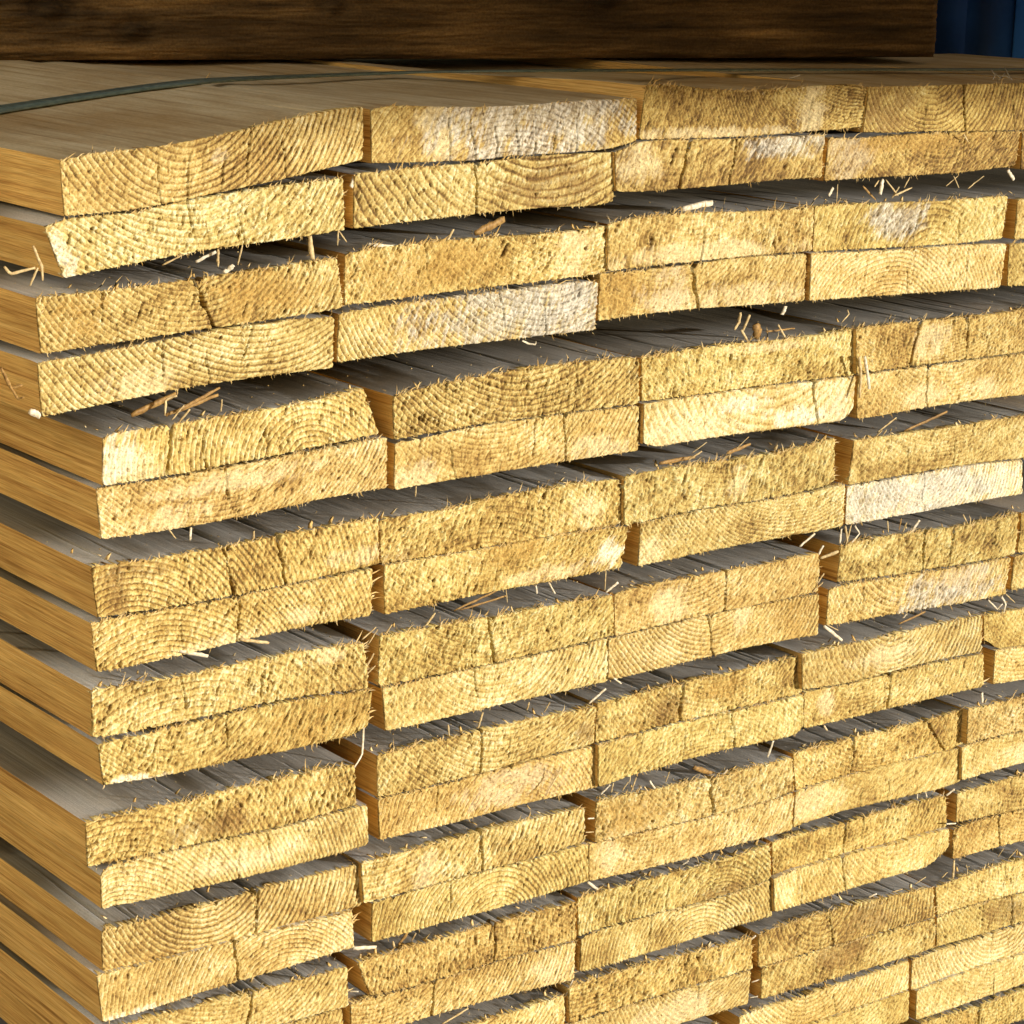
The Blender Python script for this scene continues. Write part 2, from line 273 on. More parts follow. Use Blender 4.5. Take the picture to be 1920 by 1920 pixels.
# id | fuzz | ring centre s, centre height (board thicknesses), spacing mm, strength | tone, lowered for shade at the upper right | cracks s[,slant[,width mm]] | patches kind s t rs rt | look
ST = '''
a1|.3|.42 2.3 3.4 .8|.0|.3 .4 .52 .6 .72|k .5 .6 .03 .2|broad cupped board with curved growth rings
a2|.2|.5 -3 3 .25|-.25|.28 .36,-.1 .45 .53 .6 .68 .76|p .24 .5 .07 .9;g .62 .6 .42 .9|board with many fine vertical splits and pale patch
a3|.55|.95 3 2.2 .5|-.6|.74,.3|p .74 .5 .07 .9;p .35 .08 .35 .15|sagging fuzzy board with a smooth pale wedge
a4|.2|.32 1.6 3.4 .8|-.6|.49,-.05,1.3 .3 .75|d .1 .5 .15 .7|board with upturned rings and one full split
a10|.3|.5 2 3 .4|-.5|.5||board with its end beyond the picture
a5|.6|.5 3.2 3.6 .7|.15|.46 .62|w .02 .35 .05 .6|rough board with a white frayed corner
a6|.5|.75 3.4 5 .8|-.2|.45,.05,1.2|  d .75 .5 .2 .5|board with coarse slanting ridges and one dark split
a7|.6|.3 3 3 .2|-.35|.32,.35,1.6 .55,0,1|p .1 .6 .12 .5;g .8 .8 .2 .3|tan board with a slanted dark split
a8|.6|.6 3 2.6 .4|-.6|.4 .56 .7|k .12 .55 .14 .6;o .5 .8 .4 .3|board with a pinkish pale left third
a9|.5|.5 3 3 .3|-.6|.4||dark recessed board at the picture edge
b1|.55|.5 2.6 3 .6|.0|.53,-.12,1.8 .2|o .75 .5 .2 .5;o .12 .6 .1 .5|ochre board with a deep notch in its top edge
b2|.75|.9 4 3 .3|.0|.3|p .87 .45 .08 .8;o .3 .5 .3 .5|fuzzy ochre board with a pale slanting band
b3|.8|.4 4 3 .15|.05|.45 .8|p .5 .15 .5 .25|very furry pale board
b4|.6|.6 -1 4 .3|.0|.52 .75|g .42 .6 .15 .5|furry board with a grey worn middle
b5|.6|.5 3 3 .3|.0|.5||board cut off by the picture edge
b6|.35|.75 3.6 3.4 .8|.05|.4,-.05,.9 .55 .68,.2|p .3 .3 .13 .4|board with steep ridged rings and a bright pale patch
b7|.4|.8 3.6 3.2 .8|.05|.62 .78|g .66 .6 .4 1.1;g .86 .5 .2 1.2|half grey weathered board with coarse ridges
b8|.45|.3 3 3 .2|.05|.45,-.1,2.2|o .1 .6 .12 .6;p .6 .2 .4 .3;k .3 .4 .12 .6|board split right through near its middle
b9|.35|.4 -1.4 3 .6|.15|.48 .8||board with rings arching upward
b10|.4|.5 3 3 .3|.0|||sliver of a board at the picture edge
c1|.6|.75 -.6 3 .6|.05|.24,.12,1.4 .36|w .05 .55 .09 .7;p .1 .3 .12 .4|board with white rounded corner and crooked split
c2|.75|.55 4 3.2 .7|-.15|.74 .6||board with fine slanting rings on its furry face
c3|.9|.5 3 2.5 .3|-.1|.2|p .55 .85 .18 .12|very furry ochre board with a broken upper lip
c4|.7|.4 4 2.5 .25|-.05|.3,.35,1.2 .58,0,1|p .4 .5 .1 .4|furry board with a slanting split
c9|.5|.5 3 3 .3|.0|||board just past the edge of the picture
c5|.5|.4 3 2.6 .4|.1|.43|p .25 .2 .12 .3;p .5 .7 .3 .2|wide yellow board with a faint vertical split
c6|.35|.4 3 3 .25|.1|.22 .55,.1 .68,.12,1.2|p .08 .2 .1 .4;p .8 .2 .2 .3|smooth pale board with a chipped lower edge
c7|.3|.6 3.4 5 .4|.35|.8,0,1.6|w .45 .65 .12 .2;w .7 .3 .15 .25;k .92 .3 .08 .5;p .2 .2 .25 .4|very pale board with white patches and a chipped corner
c8|.5|.5 3 3 .2|.1|.36,.1,1|p .35 .3 .1 .35;p .65 .3 .1 .3|pale yellow board with white scuffs
d1|.6|.1 -1.2 3.4 .6|.0|.45,.06,1.2 .64,0,1.4|d .06 .5 .05 .6;d .15 .8 .1 .2;p .92 .3 .1 .2|board with a dark brown stain at its corner
d2|.8|.4 -3 3 .2|-.1|.4,.1|d .05 .1 .1 .2;p .85 .4 .1 .3|shaggy ochre board with ragged upper edge
d3|1.|.5 4 3 .1|-.15|.5|p .52 .4 .06 .4|shaggiest board with upright fibres along its top
d4|.5|.5 4 3 .15|-.35|.3 .55||even ochre board with a smooth sawn face
d9|.5|.5 3 3 .3|.0|||board lying just outside the picture
d5|.6|.2 -2 3 .5|.0|.5,.04,1.2 .3|p .45 .08 .2 .15;p .75 .25 .1 .2|board with a long crooked split and pale foot
d6|.7|.5 4 3 .2|.1|.45|w .93 .4 .07 .4;p .7 .2 .25 .2;o .5 .8 .2 .3|board with a white broken end corner
d7|.55|.75 4 2.6 .6|.05||p .06 .2 .08 .4|board with fine slanting rings and a smooth pale corner
d8|.3|.42 1.7 3 .8|.3|.42|w .5 .4 .7 1.1;g .35 .5 .5 .9|white weathered board with rings sagging mid way
e1|.75|.3 -3 4 .3|.05|.32 .6|p .85 .8 .08 .2|bright yellow board with fuzzy ridges
e2|.8|.5 4 3 .2|-.15|.46,.08,1.6 .38||ochre board with a jagged dark split
e3|.5|.3 4 3 .35|.15|.53,.03,1.2|p .25 .5 .1 .5|yellow board with a straight half split
e4|.9|.5 4 3 .1|-.2|.46,.03,1.8 .62,.05,1||shaggy golden board with a wide dark split
e5|.7|.5 3 3 .2|-.2|||narrow strip of a golden board
e6|.7|.3 3 3 .35|-.05|.45|w .12 .02 .12 .12;o .8 .5 .25 .5|tan board with a rounded worn corner
e7|.45|.5 2.2 3.6 .3|.15|.4||smooth yellow board with a straight sawn edge
e8|.35|.48 2.4 3 .8|.1|.47,.03,1|o .88 .6 .14 .5;p .62 .7 .06 .4|board with bold sagging rings
e9|.7|.42 2.4 3.4 .5|.05|.5|g .65 .4 .3 .6;k .75 .7 .2 .3|greyish furry board with hanging white fibres
e10|.5|.5 3 3 .3|.0|||yellow board leaving the picture
f1|.8|.1 -2 3.4 .4|-.05|.45,.05|d .4 .3 .2 .3|shaggy board with a split groove in its grey top
f2|.6|.6 3.6 3 .5|-.15|.46,-.02,1 |d .95 .3 .05 .3|ochre board with slanting rings and a dark knot hole
f3|.8|.6 3 3 .3|.05|.4,.02,2|d .35 .4 .1 .4;o .6 .6 .1 .3|furry board with a deep notch in its top
f4|.4|.5 1.8 3.6 .9|.1|.33|p .45 .5 .2 .3|board with deep sagging rings
f5|.5|.5 3 3 .3|.05|||yellow board with a rounded lower corner
f6|.3|.05 -2 2.6 .6|.1|.5 .62|p .55 .4 .3 .25|smooth board with fine slanting rings and a rounded corner
f7|.3|.62 -.8 2.8 .5|.1|.25,.05|k .6 .5 .25 .5|pale pinkish board with fine arching rings
f8|.6|.5 -3 3 .3|.15|.64,.03,1 .4||yellow board with a chamfered lower corner
f9|.55|.3 3 3 .25|.15|.46,0,1.3|p .12 .6 .05 .4|pale yellow board with a vertical half split
f10|.4|.2 3.4 3 .5|.15|||yellow board beside the dark arched gap
g1|.35|.4 2.2 3 .9|.05|.58,.03,1.1||board with bold sagging rings from end to end
g2|.6|.1 3 3.4 .5|.0|.52,.02,1.2|p .27 .3 .07 .6|furry board with a bright yellow smooth patch
g3|.95|.6 3 3 .2|-.15|.57,.05,1.6|o .2 .4 .2 .5|shaggy ochre board with a fan of splinters on top
g4|.8|.5 3 3 .2|.1|.33,.06,1.4 .82,-.6,1.8||pale shaggy board with a slanting broken chip
g5|.75|.5 3 3 .2|-.1|||ochre board leaving the picture
g6|.35|.72 -.9 2.8 .7|.05|.52,.05,1.1|w .1 .02 .16 .1|board with arching rings and a white splintered foot
g7|.35|.55 -.6 3 .6|.1|.35||smooth board with rings arching over its middle
g8|.55|.3 3 3 .2|.15|.65 |p .1 .5 .06 .6|bright yellow board with a pale curved streak
g9|.3|.5 3 5 .1|.2|.4 .55|p .15 .5 .2 .5|smooth pale lemon board
g10|.5|.3 3 3 .15|.2||p .5 .3 .4 .5|pale board with a white lower face
h1|.4|.5 3 3 .4|.05|.58,.05,1.2||yellow board with white teeth of fibre at its end
h2|.75|.6 -2 3 .2|-.05|.6,.02,1||furry board with a slanting end beside a dark gap
h3|.85|.72 -.7 3 .6|.05|.45|d .75 .1 .15 .2|shaggy board with rings arching near its end
h4|.65|.4 3 3 .2|-.05|.4,.1,1.3 .5||ochre furry board with short cracks at its top
h5|.5|.5 3 3 .15|-.15|.7,.05||smooth ochre board leaving the picture
h6|.5|.5 3 3 .3|.0|||board cut by the lower picture edge
h7|.5|.1 3 3 .5|.05|.35,.02,1.1|p .9 .4 .12 .5|smooth board with a whitish end
h8|.3|.6 -.8 2.8 .7|.15|.35,.06 .75 .88||neat board with fine arching rings
h9|.4|.7 3 3 .35|.15|.38,0,1 .15,.2||pale board with a chamfered splintered end
h10|.55|.5 3 3 .2|.0|.3,.03,1||yellow board right of the chamfered end
i2|.6|.5 3 3 .3|.0|.5||board with a flat grey top and hidden end
i3|.9|.1 4 3 .4|.0|.3,.3 .7||shaggy board with slanting ridges
i4|.7|.35 1.6 3.4 .5|-.15|.4,.0,1|d .62 .4 .14 .6|ochre board with a dark shaggy middle
i5|.6|.5 3 3 .25|.0|.45,.05||ochre board leaving the frame
i7|.25|.72 1.9 3 .8|.15|.7|p .6 .4 .3 .5|smooth yellow board with sagging rings
i8|.75|.5 3 3 .15|-.1|.3|d .45 .7 .2 .4|furry ochre board
i9|.6|.5 3 3 .3|.0|.3 .5,.0,1 .65|d .45 .6 .15 .5|brown flecked board with short vertical cracks
j1|.5|.5 3 3 .3|.0|||board of which mainly the grey top shows
j2|.3|.4 2.6 3 .7|.25|.55||pale board with long sweeping rings
j3|.3|.55 1.8 3.4 .7|.25|.5||pale lemon board with sagging rings
j4|.3|.6 3 3 .3|.25|.4||pale cross hatched board
j5|.3|.5 3 3 .25|.25|.5 .7||pale smooth board with hairline cracks
k1|.7|.5 3 3 .2|-.05|.4,.05,1.6|o .3 .6 .08 .3|yellow board at the bottom edge with an orange fleck
'''

# kind width_px depth_mm | photo pixels
SP = '''
s 5 -2|377,161 396,142
s 6 0|409,467 409,500
s 4 0|455,459 446,497
s 10 -1|581,443 583,468 587,486
s 5 3|345,476 304,497
c 6 3|405,472 367,491
c 8 0|438,497 420,512
s 3 -1|634,431 650,454
s 3 -1|634,432 633,460
s 6 -4|8,500 20,514 66,502
s 5 -4|62,461 79,502 80,526
s 5 -3|71,502 56,536
c 7 0|691,458 762,465
s 6 -1|851,430 837,456
s 4 -1|818,443 824,458
b 14 4|890,437 946,411
c 12 2|1279,393 1336,381
c 8 0|658,351 665,332
c 7 -1|1554,367 1562,352
s 3 -1|1569,375 1571,345
b 4 1|1618,349 1642,375
c 9 -2|1650,364 1656,337
s 4 -1|1661,337 1684,367
s 6 -1|1676,367 1710,352
s 4 -1|1695,352 1706,332
s 5 -1|1640,350 1648,338
s 4 0|1686,350 1672,372
s 3 2|1774,349 1796,330
s 3 2|1788,330 1798,352
s 4 2|1815,354 1826,344 1845,330
c 8 -3|1890,319 1901,337
s 4 -3|1807,251 1815,266
b 12 5|246,779 330,738
b 8 3|311,779 409,741
b 7 2|330,772 412,727
s 6 -1|332,742 311,749 309,779
s 3 0|416,749 414,772
s 5 -1|356,767 337,790
s 4 -1|345,760 322,788
b 5 -4|8,700 20,728 42,722
b 5 -4|18,722 34,748 45,744
b 6 -4|2,690 14,720
c 12 -2|55,771 75,780
c 4 1|979,639 992,645 1005,646 1005,640
s 4 0|780,912 779,931
s 7 -1|1388,586 1385,605 1377,618
s 7 -1|1406,590 1392,623
s 6 -1|1390,619 1403,640
b 22 4|1416,608 1421,634
s 5 -1|1459,609 1472,632
c 8 -1|1473,574 1466,590
s 3 0|1325,829 1297,850
s 3 0|1404,819 1380,842
b 5 3|1436,622 1490,616
s 4 0|1589,581 1592,589 1578,605
s 4 -1|1738,588 1728,609
s 5 -1|1787,587 1768,600
s 5 0|1857,575 1847,588
s 10 -7|1611,669 1614,712 1612,746
c 9 -6|1621,668 1627,700 1630,730
s 5 1|1681,783 1645,811
b 8 2|1776,772 1695,809
s 5 1|1654,807 1642,818
s 4 0|1662,806 1656,815
b 9 3|1236,869 1303,857
b 8 3|1363,850 1407,833
s 5 -1|1316,846 1290,863
c 5 0|1528,1000 1499,1025
c 6 0|1544,1023 1533,1042
s 9 1|1572,1034 1537,1047
c 5 -2|1578,992 1575,1019
s 6 -2|1585,986 1590,1023
s 4 -2|1596,985 1586,1022
c 4 -2|1603,986 1612,1000 1597,1017
s 4 -1|1664,977 1666,998
b 4 2|1690,972 1686,994
s 5 -1|1700,980 1693,998
c 7 -1|1724,975 1705,1002
s 4 0|1806,965 1815,984
s 5 -1|1545,1075 1530,1097
s 4 -1|1543,1092 1522,1111
c 4 -1|1853,1125 1870,1142 1880,1132
c 5 -2|1878,1119 1886,1132 1882,1150
s 3 1|1885,1113 1903,1130
c 7 -1|1545,1174 1579,1201
s 3 -1|1550,1171 1572,1182
b 5 3|1735,1147 1685,1170
c 5 -1|1699,1152 1693,1159
c 6 -1|1841,1299 1842,1318
s 4 -1|1545,1362 1551,1370
s 3 -1|315,991 330,1010
c 5 0|358,989 356,1013
s 5 -1|476,996 475,1012
s 8 1|450,1199 504,1206
c 7 1|337,1221 390,1230
s 4 -1|705,1176 678,1200
s 5 -1|701,1225 686,1251
s 4 -1|704,1248 683,1268
s 4 -1|708,1180 688,1212
s 3 -1|276,1262 270,1274
c 4 -3|682,1364 679,1416 664,1439
b 6 3|934,1106 851,1145
b 5 2|950,1117 862,1144
s 3 0|949,1106 951,1130
s 3 0|1136,1070 1134,1107
c 6 0|1159,1092 1136,1111
c 4 -1|1005,1098 1007,1113
c 4 -1|1029,1092 1041,1113
s 5 0|816,1149 794,1179
s 4 -1|735,1171 718,1197
s 5 -1|954,1137 941,1150
s 4 0|1016,1130 1008,1142
c 6 0|1136,1291 1104,1319
s 6 0|906,1336 896,1366
s 4 0|992,1317 988,1332
s 4 0|1031,1317 1020,1336
s 4 0|840,1359 842,1381
c 4 -1|1151,1272 1165,1282
s 4 0|793,1385 770,1401
s 4 -5|1052,1440 1040,1462 1024,1492
s 4 -1|1193,1458 1183,1485
s 4 -1|1178,1466 1166,1484
s 4 -1|1150,1468 1146,1486
c 5 -1|1144,1472 1126,1490
s 4 -1|1202,1473 1195,1486
c 4 -1|1218,1464 1229,1481
s 4 -1|1208,1475 1216,1487
s 4 -1|1255,1447 1248,1467
c 6 0|1450,1389 1439,1420
c 5 -1|1364,1443 1352,1456
b 12 4|1300,1439 1352,1457
c 6 -1|1102,1654 1120,1668
c 4 0|1291,1614 1279,1622
c 4 0|1314,1621 1300,1624
s 4 -1|1340,1600 1333,1614
c 4 -1|1102,1535 1116,1534
s 3 -1|1098,1561 1114,1560
c 4 0|1545,1361 1551,1370
c 4 -1|1720,1489 1720,1498
c 4 -1|1735,1485 1738,1495
c 6 -3|1790,1480 1774,1492
c 4 -2|1774,1545 1792,1544
s 7 -1|1789,1613 1787,1646
c 9 1|662,1778 705,1776
b 7 2|764,1748 747,1773
s 4 0|780,1750 772,1764
s 5 -1|737,1765 740,1779
s 4 0|676,1789 675,1798
s 6 1|878,1891 828,1921
c 3 -1|672,1859 655,1859
c 5 -1|1074,1837 1061,1867
c 5 -1|1417,1754 1405,1765
c 5 0|1644,1676 1628,1683
s 4 0|1692,1667 1672,1673
c 4 -1|1426,1836 1409,1842
c 3 -1|1421,1868 1406,1871
s 4 0|1736,1644 1715,1658
s 4 0|1882,1591 1871,1607
s 5 0|1907,1592 1891,1610
s 5 0|1776,1635 1765,1646
g 3 0|1858,130 1866,140 1862,149
g 3 0|1866,138 1878,146 1884,137
g 3 0|1884,126 1890,138 1898,150
g 3 0|1872,150 1882,141 1893,146
g 3 0|1480,147 1500,141
'''

# ------------------------------------------------------------------ the boards
def poly(s): return [tuple(map(float, p.split(','))) for p in s.split()]
BOARDS = {}
for ln in BD.strip().split('\n'):
    i, t, b = ln.split('|'); BOARDS[i] = (poly(t), poly(b))
STY = {}
for ln in ST.strip().split('\n'):
    if ln.startswith('#'): continue
    f = ln.split('|'); STY[f[0]] = f[1:]
ORD = 'first second third fourth fifth sixth seventh eighth ninth tenth eleventh twelfth thirteenth fourteenth fifteenth sixteenth seventeenth eighteenth nineteenth twentieth twenty-first'.split()
ROWS = ['a1 a2 a3 a4 a10', 'a5 a6 a7 a8 a9', 'b1 b2 b3 b4 b5', 'b6 b7 b8 b9 b10', 'c1 c2 c3 c4 c9', 'c5 c6 c7 c8', 'd1 d2 d3 d4 d9', 'd5 d6 d7 d8',
        'e1 e2 e3 e4 e5', 'e6 e7 e8 e9 e10', 'f1 f2 f3 f4 f5', 'f6 f7 f8 f9 f10', 'g1 g2 g3 g4 g5', 'g6 g7 g8 g9 g10', 'h1 h2 h3 h4 h5',
        'h6 h7 h8 h9 h10', 'i2 i3 i4 i5', 'i7 i8 i9', 'j1 j2 j3', 'j4 j5', 'k1']
PLACE = {}
for r, ids in enumerate(ROWS):
    for k, i in enumerate(ids.split()): PLACE[i] = (r, k)
LEN = 1.2
PAL = np.array([[.115, .064, .019], [.30, .188, .050], [.468, .338, .105], [.572, .460, .185], [.69, .62, .36]])
PATCH = {'p': (.66, .56, .32), 'w': (.72, .67, .50), 'g': (.43, .40, .325), 'd': (.20, .11, .035), 'k': (.54, .445, .275), 'o': (.40, .245, .06)}

def resample(pts, n, off, stiff):
    P = np.array([on_y(p, off) for p in pts]); L = np.r_[0, np.cumsum(np.hypot(np.diff(P[:, 0]), np.diff(P[:, 2])))]
    s = np.linspace(0, L[-1], n); x = np.interp(s, L, P[:, 0]); z = np.interp(s, L, P[:, 2])
    if stiff: c_ = np.polyfit(s/L[-1], z, 3); z = .3*z+.7*np.polyval(c_, s/L[-1])
    k = 8; e = np.ones(2*k+1)/(2*k+1)                      # round the corners of the traced line
    zz = np.convolve(np.r_[np.full(k, z[0]), z, np.full(k, z[-1])], e, 'valid')
    lin = np.linspace(0, 1, n); edge = np.clip(np.minimum(lin, 1-lin)*n/k, 0, 1)
    return x, zz*edge + z*(1-edge)

TOPS = {}
def build_board(bid, seed):
    rs = np.random.RandomState(seed)
    top, bot = BOARDS[bid]; st = STY[bid]
    fuzz = float(st[0]); cx, cy, sp, stg = map(float, st[1].split()); tone = float(st[2])+rs.uniform(-.22, .16)
    cracks = []
    for q in st[3].split():
        v = [float(e) for e in q.split(',')]; cracks.append((v+[0, .4])[:3] if len(v) == 1 else (v+[.45])[:3])
    patches = [(q.split()[0], *map(float, q.split()[1:])) for q in st[4].split(';') if q.strip()]
    mx = np.mean([p[0] for p in top])
    res = .00046 if mx < 1000 else .00060
    off = rs.uniform(-.0025, .0025)
    w0 = np.hypot(*(on_y(top[-1])-on_y(top[0]))[[0, 2]]); h0 = abs(np.mean([on_y(top[0])[2]-on_y(bot[0])[2], on_y(top[-1])[2]-on_y(bot[-1])[2]]))
    N = int(w0/res)+1; M = int(h0/res)+1
    xt, zt = resample(top, N, off, bid[0] != 'a' and bid not in ('c7', 'h9', 'e6', 'f6')); xb, zb = resample(bot, N, off, bid[0] != 'a' and bid not in ('c7', 'h9', 'e6', 'f8', 'f5'))
    W = w0*1000; H = h0*1000
    s = np.linspace(0, 1, N); t = np.linspace(0, 1, M)
    u1 = s*W
    # splits and grooves that run back along the weathered upper face
    grooves = []
    for k in range(rs.randint(3, 8) if bid[0] > 'a' else rs.randint(1, 3)):
        grooves.append((rs.uniform(.05, .95)*W, rs.uniform(.35, .8), rs.uniform(.8, 3.0), rs.uniform(15, 75)))
    for (c, sl, cw) in cracks:
        if cw >= 1: grooves.append((c*W+sl*H/2, cw*.75, 4.5, 70))
    gr0 = np.zeros(N)
    for (gu, gw, gd, gl) in grooves: gr0 = np.maximum(gr0, gd*np.exp(-((u1-gu)/gw)**2))
    zt_body = zt.copy(); TOPS[bid] = (xt, zt_body, off)
    jt = (fbm(u1*.9, u1*0, seed)-.5)*1.1*(.3+fuzz) ; jb = (fbm(u1*.9, u1*0+5, seed+1)-.5)*1.1*(.3+fuzz)
    zt = zt + (jt - .55*gr0)/1000; zb = zb + jb/1000
    X = xb[:, None]*(1-t)+xt[:, None]*t; Z = zb[:, None]*(1-t)+zt[:, None]*t        # N x M
    U = np.repeat(u1[:, None], M, 1); V = np.repeat((t*H)[None], N, 0)
    # rounded corners and ragged vertical edges
    d = np.minimum(V, H-V); r = 1.3; ins = np.where(d < r, r-np.sqrt(np.clip(r*r-(r-d)**2, 0, None)), 0)/1000
    wob = ((fbm(V*.8, V*0+2, seed+2)-.5)*1.0*(.3+fuzz))/1000
    X = X + ins*(1-2*s[:, None]) + wob*np.clip(np.abs(2*s[:, None]-1)*12-11, 0, 1)
    # ---- relief, millimetres towards the viewer
    ph = math.radians(rs.uniform(52, 74)); A = U*math.cos(ph)+V*math.sin(ph); Cc = -U*math.sin(ph)+V*math.cos(ph)
    wx = (fbm(U/5, V/5, seed+20)-.5)*3
    n1 = fbm(A/3.4, (Cc+wx)/.95, seed+3, 2); n2 = vn(A/2.8, (Cc+wx*.6)/.62, seed+5); n3 = vn(U/.9, V/.9, seed+6)
    pit = sm(n2, .76, .96)
    mask = np.clip(.25+1.5*fbm(U/17, V/11, seed+7), .2, 1.4)
    smooth = np.zeros_like(U); pw = []
    for (k, ps, pt, prs, prt) in patches:
        e = ((U/W-ps)/prs)**2+((V/H-pt)/prt)**2 + (fbm(U/9, V/6, seed+len(pw)+30)-.5)*2.2 + (fbm(A/5, Cc/.9, seed+len(pw)+40)-.5)*2.2
        f = 1-sm(e, .1, 1.2); pw.append((k, f))
        if k in 'pwk': smooth = np.maximum(smooth, f)
    fz = fuzz*mask*(1-.75*smooth)
    D = fz*((n1-.5)*2.0+(n3-.5)*.6)-pit*(.3+1.3*fz)*(1-.7*smooth) + (fbm(U/13, V/8, seed+8)-.5)*1.0
    du = U-cx*W; dv = V-cy*H
    R = np.hypot(du, dv); sp *= .8; q = R/sp + 1.1*(fbm(U/26, V/18, seed+9)-.5)+.6*vn(R/7, R*0, seed+10)
    fr = q-np.floor(q); gro = np.exp(-((fr-.5)/.12)**2)*(.55+.65*vn(np.arctan2(dv, du)*R/3.2, q*.9, seed+18)); band = np.exp(-((fr-.80)/.16)**2)
    rm = np.clip(.25+1.35*fbm(U/30, V/20, seed+11), .2, 1.4)*(.35+.9*stg)
    D += rm*(.28*band-.55*gro)
    th = np.arctan2(dv, du)*H*max(abs(cy), 1.2)/3.4 + (fbm(U/6, V/6, seed+12)-.5)*1.2
    hair = np.exp(-((th-np.floor(th)-.5)/.07)**2)*np.clip(2.4*fbm(U/8, V/8, seed+13)-1.0, 0, 1)
    D -= .42*hair
    for (c, sl, cw) in cracks:
        uc = c*W+(sl+rs.uniform(-.22, .22))*(V-H/2)+(fbm(V/5.5, V*0, seed+int(c*90))-.5)*2.6
        rng = np.ones_like(V)
        if cw < 1:
            if rs.rand() < .5: rng = sm(V/H, rs.uniform(0, .3), .4)
            else: rng = 1-sm(V/H, .55, rs.uniform(.7, 1.0))
        hw = max(cw*.36, .36)*(.5+.9*vn(V/2.5, V*0+3, seed+int(c*70)))
        D -= (5.5 if cw >= 1 else 1.6)*rng*(.5+.8*vn(V/3., V*0+1, seed+int(c*50)))*np.exp(-((U-uc)/hw)**4)
    D = np.clip(D, -6, 2.2)
    Y = off-D/1000
    # ---- the wood's own colour; tone also holds painted shade at the upper right
    k = .57+.42*tone+(fbm(U/24, V/13, seed+14)-.5)*.62+(n1-.5)*(.35+.5*fuzz)+(n3-.5)*.30-.42*pit*(.5+.6*fuzz)
    k = k-.55*rm*gro+.20*rm*band-.16*hair
    k = np.clip(k, 0, 1)*4
    C = np.stack([np.interp(k, range(5), PAL[:, j]) for j in range(3)], -1)
    C *= (1+(rs.rand(3)-.5)*np.array([.05, .04, .12]))
    for (kk, f) in pw:
        f = (f*{'w': .85, 'g': .8, 'd': .55, 'k': .6, 'p': .6, 'o': .6}[kk]*(.55+.9*(n1-.1)))[..., None].clip(0, .95); dk = (.85+.3*n3) if kk != 'g' else np.clip(.45+1.5*(n1-.25)+.5*n3-.55*gro, .22, 1.5); C = C*(1-f)+np.array(PATCH[kk])*f*dk[..., None]
    # ---- mesh of the end grain, with a skirt that reaches back inside the board
    org = np.array([.5*(xb[0]+xb[-1]), off, min(zb[0], zb[-1])])
    G = np.stack([X, Y, Z], -1)-org
    idx = np.arange(N*M).reshape(N, M)
    Q = np.stack([idx[:-1, :-1], idx[1:, :-1], idx[1:, 1:], idx[:-1, 1:]], -1).reshape(-1, 4)
    loop = np.r_[idx[:, 0], idx[-1, 1:], idx[-2::-1, -1], idx[0, -2:0:-1]]
    Gf = G.reshape(-1, 3); Cf = C.reshape(-1, 3)
    c0 = Gf.mean(0); sk = Gf[loop].copy(); dirv = c0-sk; dirv[:, 1] = 0
    sk += np.sign(dirv)*np.array([.00025, 0, .00025]); sk[:, 1] = .006
    nb = len(Gf); ii = np.arange(len(loop)); jj = (ii+1) % len(loop)
    Qs = np.stack([loop[jj], loop[ii], nb+ii, nb+jj], -1)
    # ---- root: the body of the board
    ys = np.array([.0004, .003, .007, .012, .018, .026, .036, .05, .07, .1, .2, .5, LEN])
    gy = np.zeros((N, len(ys)))
    for (gu, gw, gd, gl) in grooves:
        gy = np.maximum(gy, (gd*np.exp(-((u1-gu)/gw)**2))[:, None]*np.clip(1-ys*1000/gl, 0, 1)[None]**.6)
    wav = (fbm(u1[:, None]/16, ys[None]*22, seed+17)-.5)*1.0*np.clip(ys[None]*1000/6, 0, 1)
    TZ = zt_body[:, None]+(jt[:, None]*.8*np.exp(-ys/.004)[None]-gy+wav)/1000 - .0001 - ({'a3': .006, 'a2': .001}.get(bid, 0)*np.clip((ys-.03)/.15, 0, 1))[None]
    TX = np.repeat(xt[:, None], len(ys), 1); TY = np.repeat(ys[None], N, 0)+off
    V1 = np.stack([TX, TY, TZ], -1)-org
    a = np.arange(N*len(ys)).reshape(N, len(ys))
    F = [np.stack([a[:-1, :-1], a[1:, :-1], a[1:, 1:], a[:-1, 1:]], -1).reshape(-1, 4)]; mi = [0]*len(F[0]); base = V1.shape[0]*V1.shape[1]
    Vs = [V1.reshape(-1, 3)]
    jx = np.unique(np.r_[np.arange(0, N, 8), N-1]); y2 = np.array([.0004, .05, LEN])
    b = np.stack([np.repeat(xb[jx][:, None], 3, 1), np.repeat(y2[None], len(jx), 0)+off, np.repeat((zb[jx])[:, None], 3, 1)], -1)-org
    a = base+np.arange(len(jx)*3).reshape(-1, 3); Vs.append(b.reshape(-1, 3)); base += len(jx)*3
    F.append(np.stack([a[:-1, 1:], a[1:, 1:], a[1:, :-1], a[:-1, :-1]], -1).reshape(-1, 4)); mi += [2]*len(F[-1])
    for e, flip in ((0, False), (N-1, True)):
        K = 9; tt = np.linspace(0, 1, K); xx = xb[e]*(1-tt)+xt[e]*tt
        rr = (np.minimum(tt, 1-tt)*H < .5)*.0
        zz = np.stack([zb[e]*(1-tt)+TZ[e, j]*tt for j in range(len(ys))], 1)
        bul = (np.sin(tt*math.pi)*.0003)[:, None]*(-1 if e == 0 else 1)
        g = np.stack([xx[:, None]+bul+0*zz, np.repeat(ys[None], K, 0)+off, zz], -1)-org
        a = base+np.arange(K*len(ys)).reshape(K, -1); Vs.append(g.reshape(-1, 3)); base += K*len(ys)
        f = np.stack([a[:-1, :-1], a[1:, :-1], a[1:, 1:], a[:-1, 1:]], -1).reshape(-1, 4)
        F.append(f[:, ::-1] if not flip else f); mi += [1]*len(f)
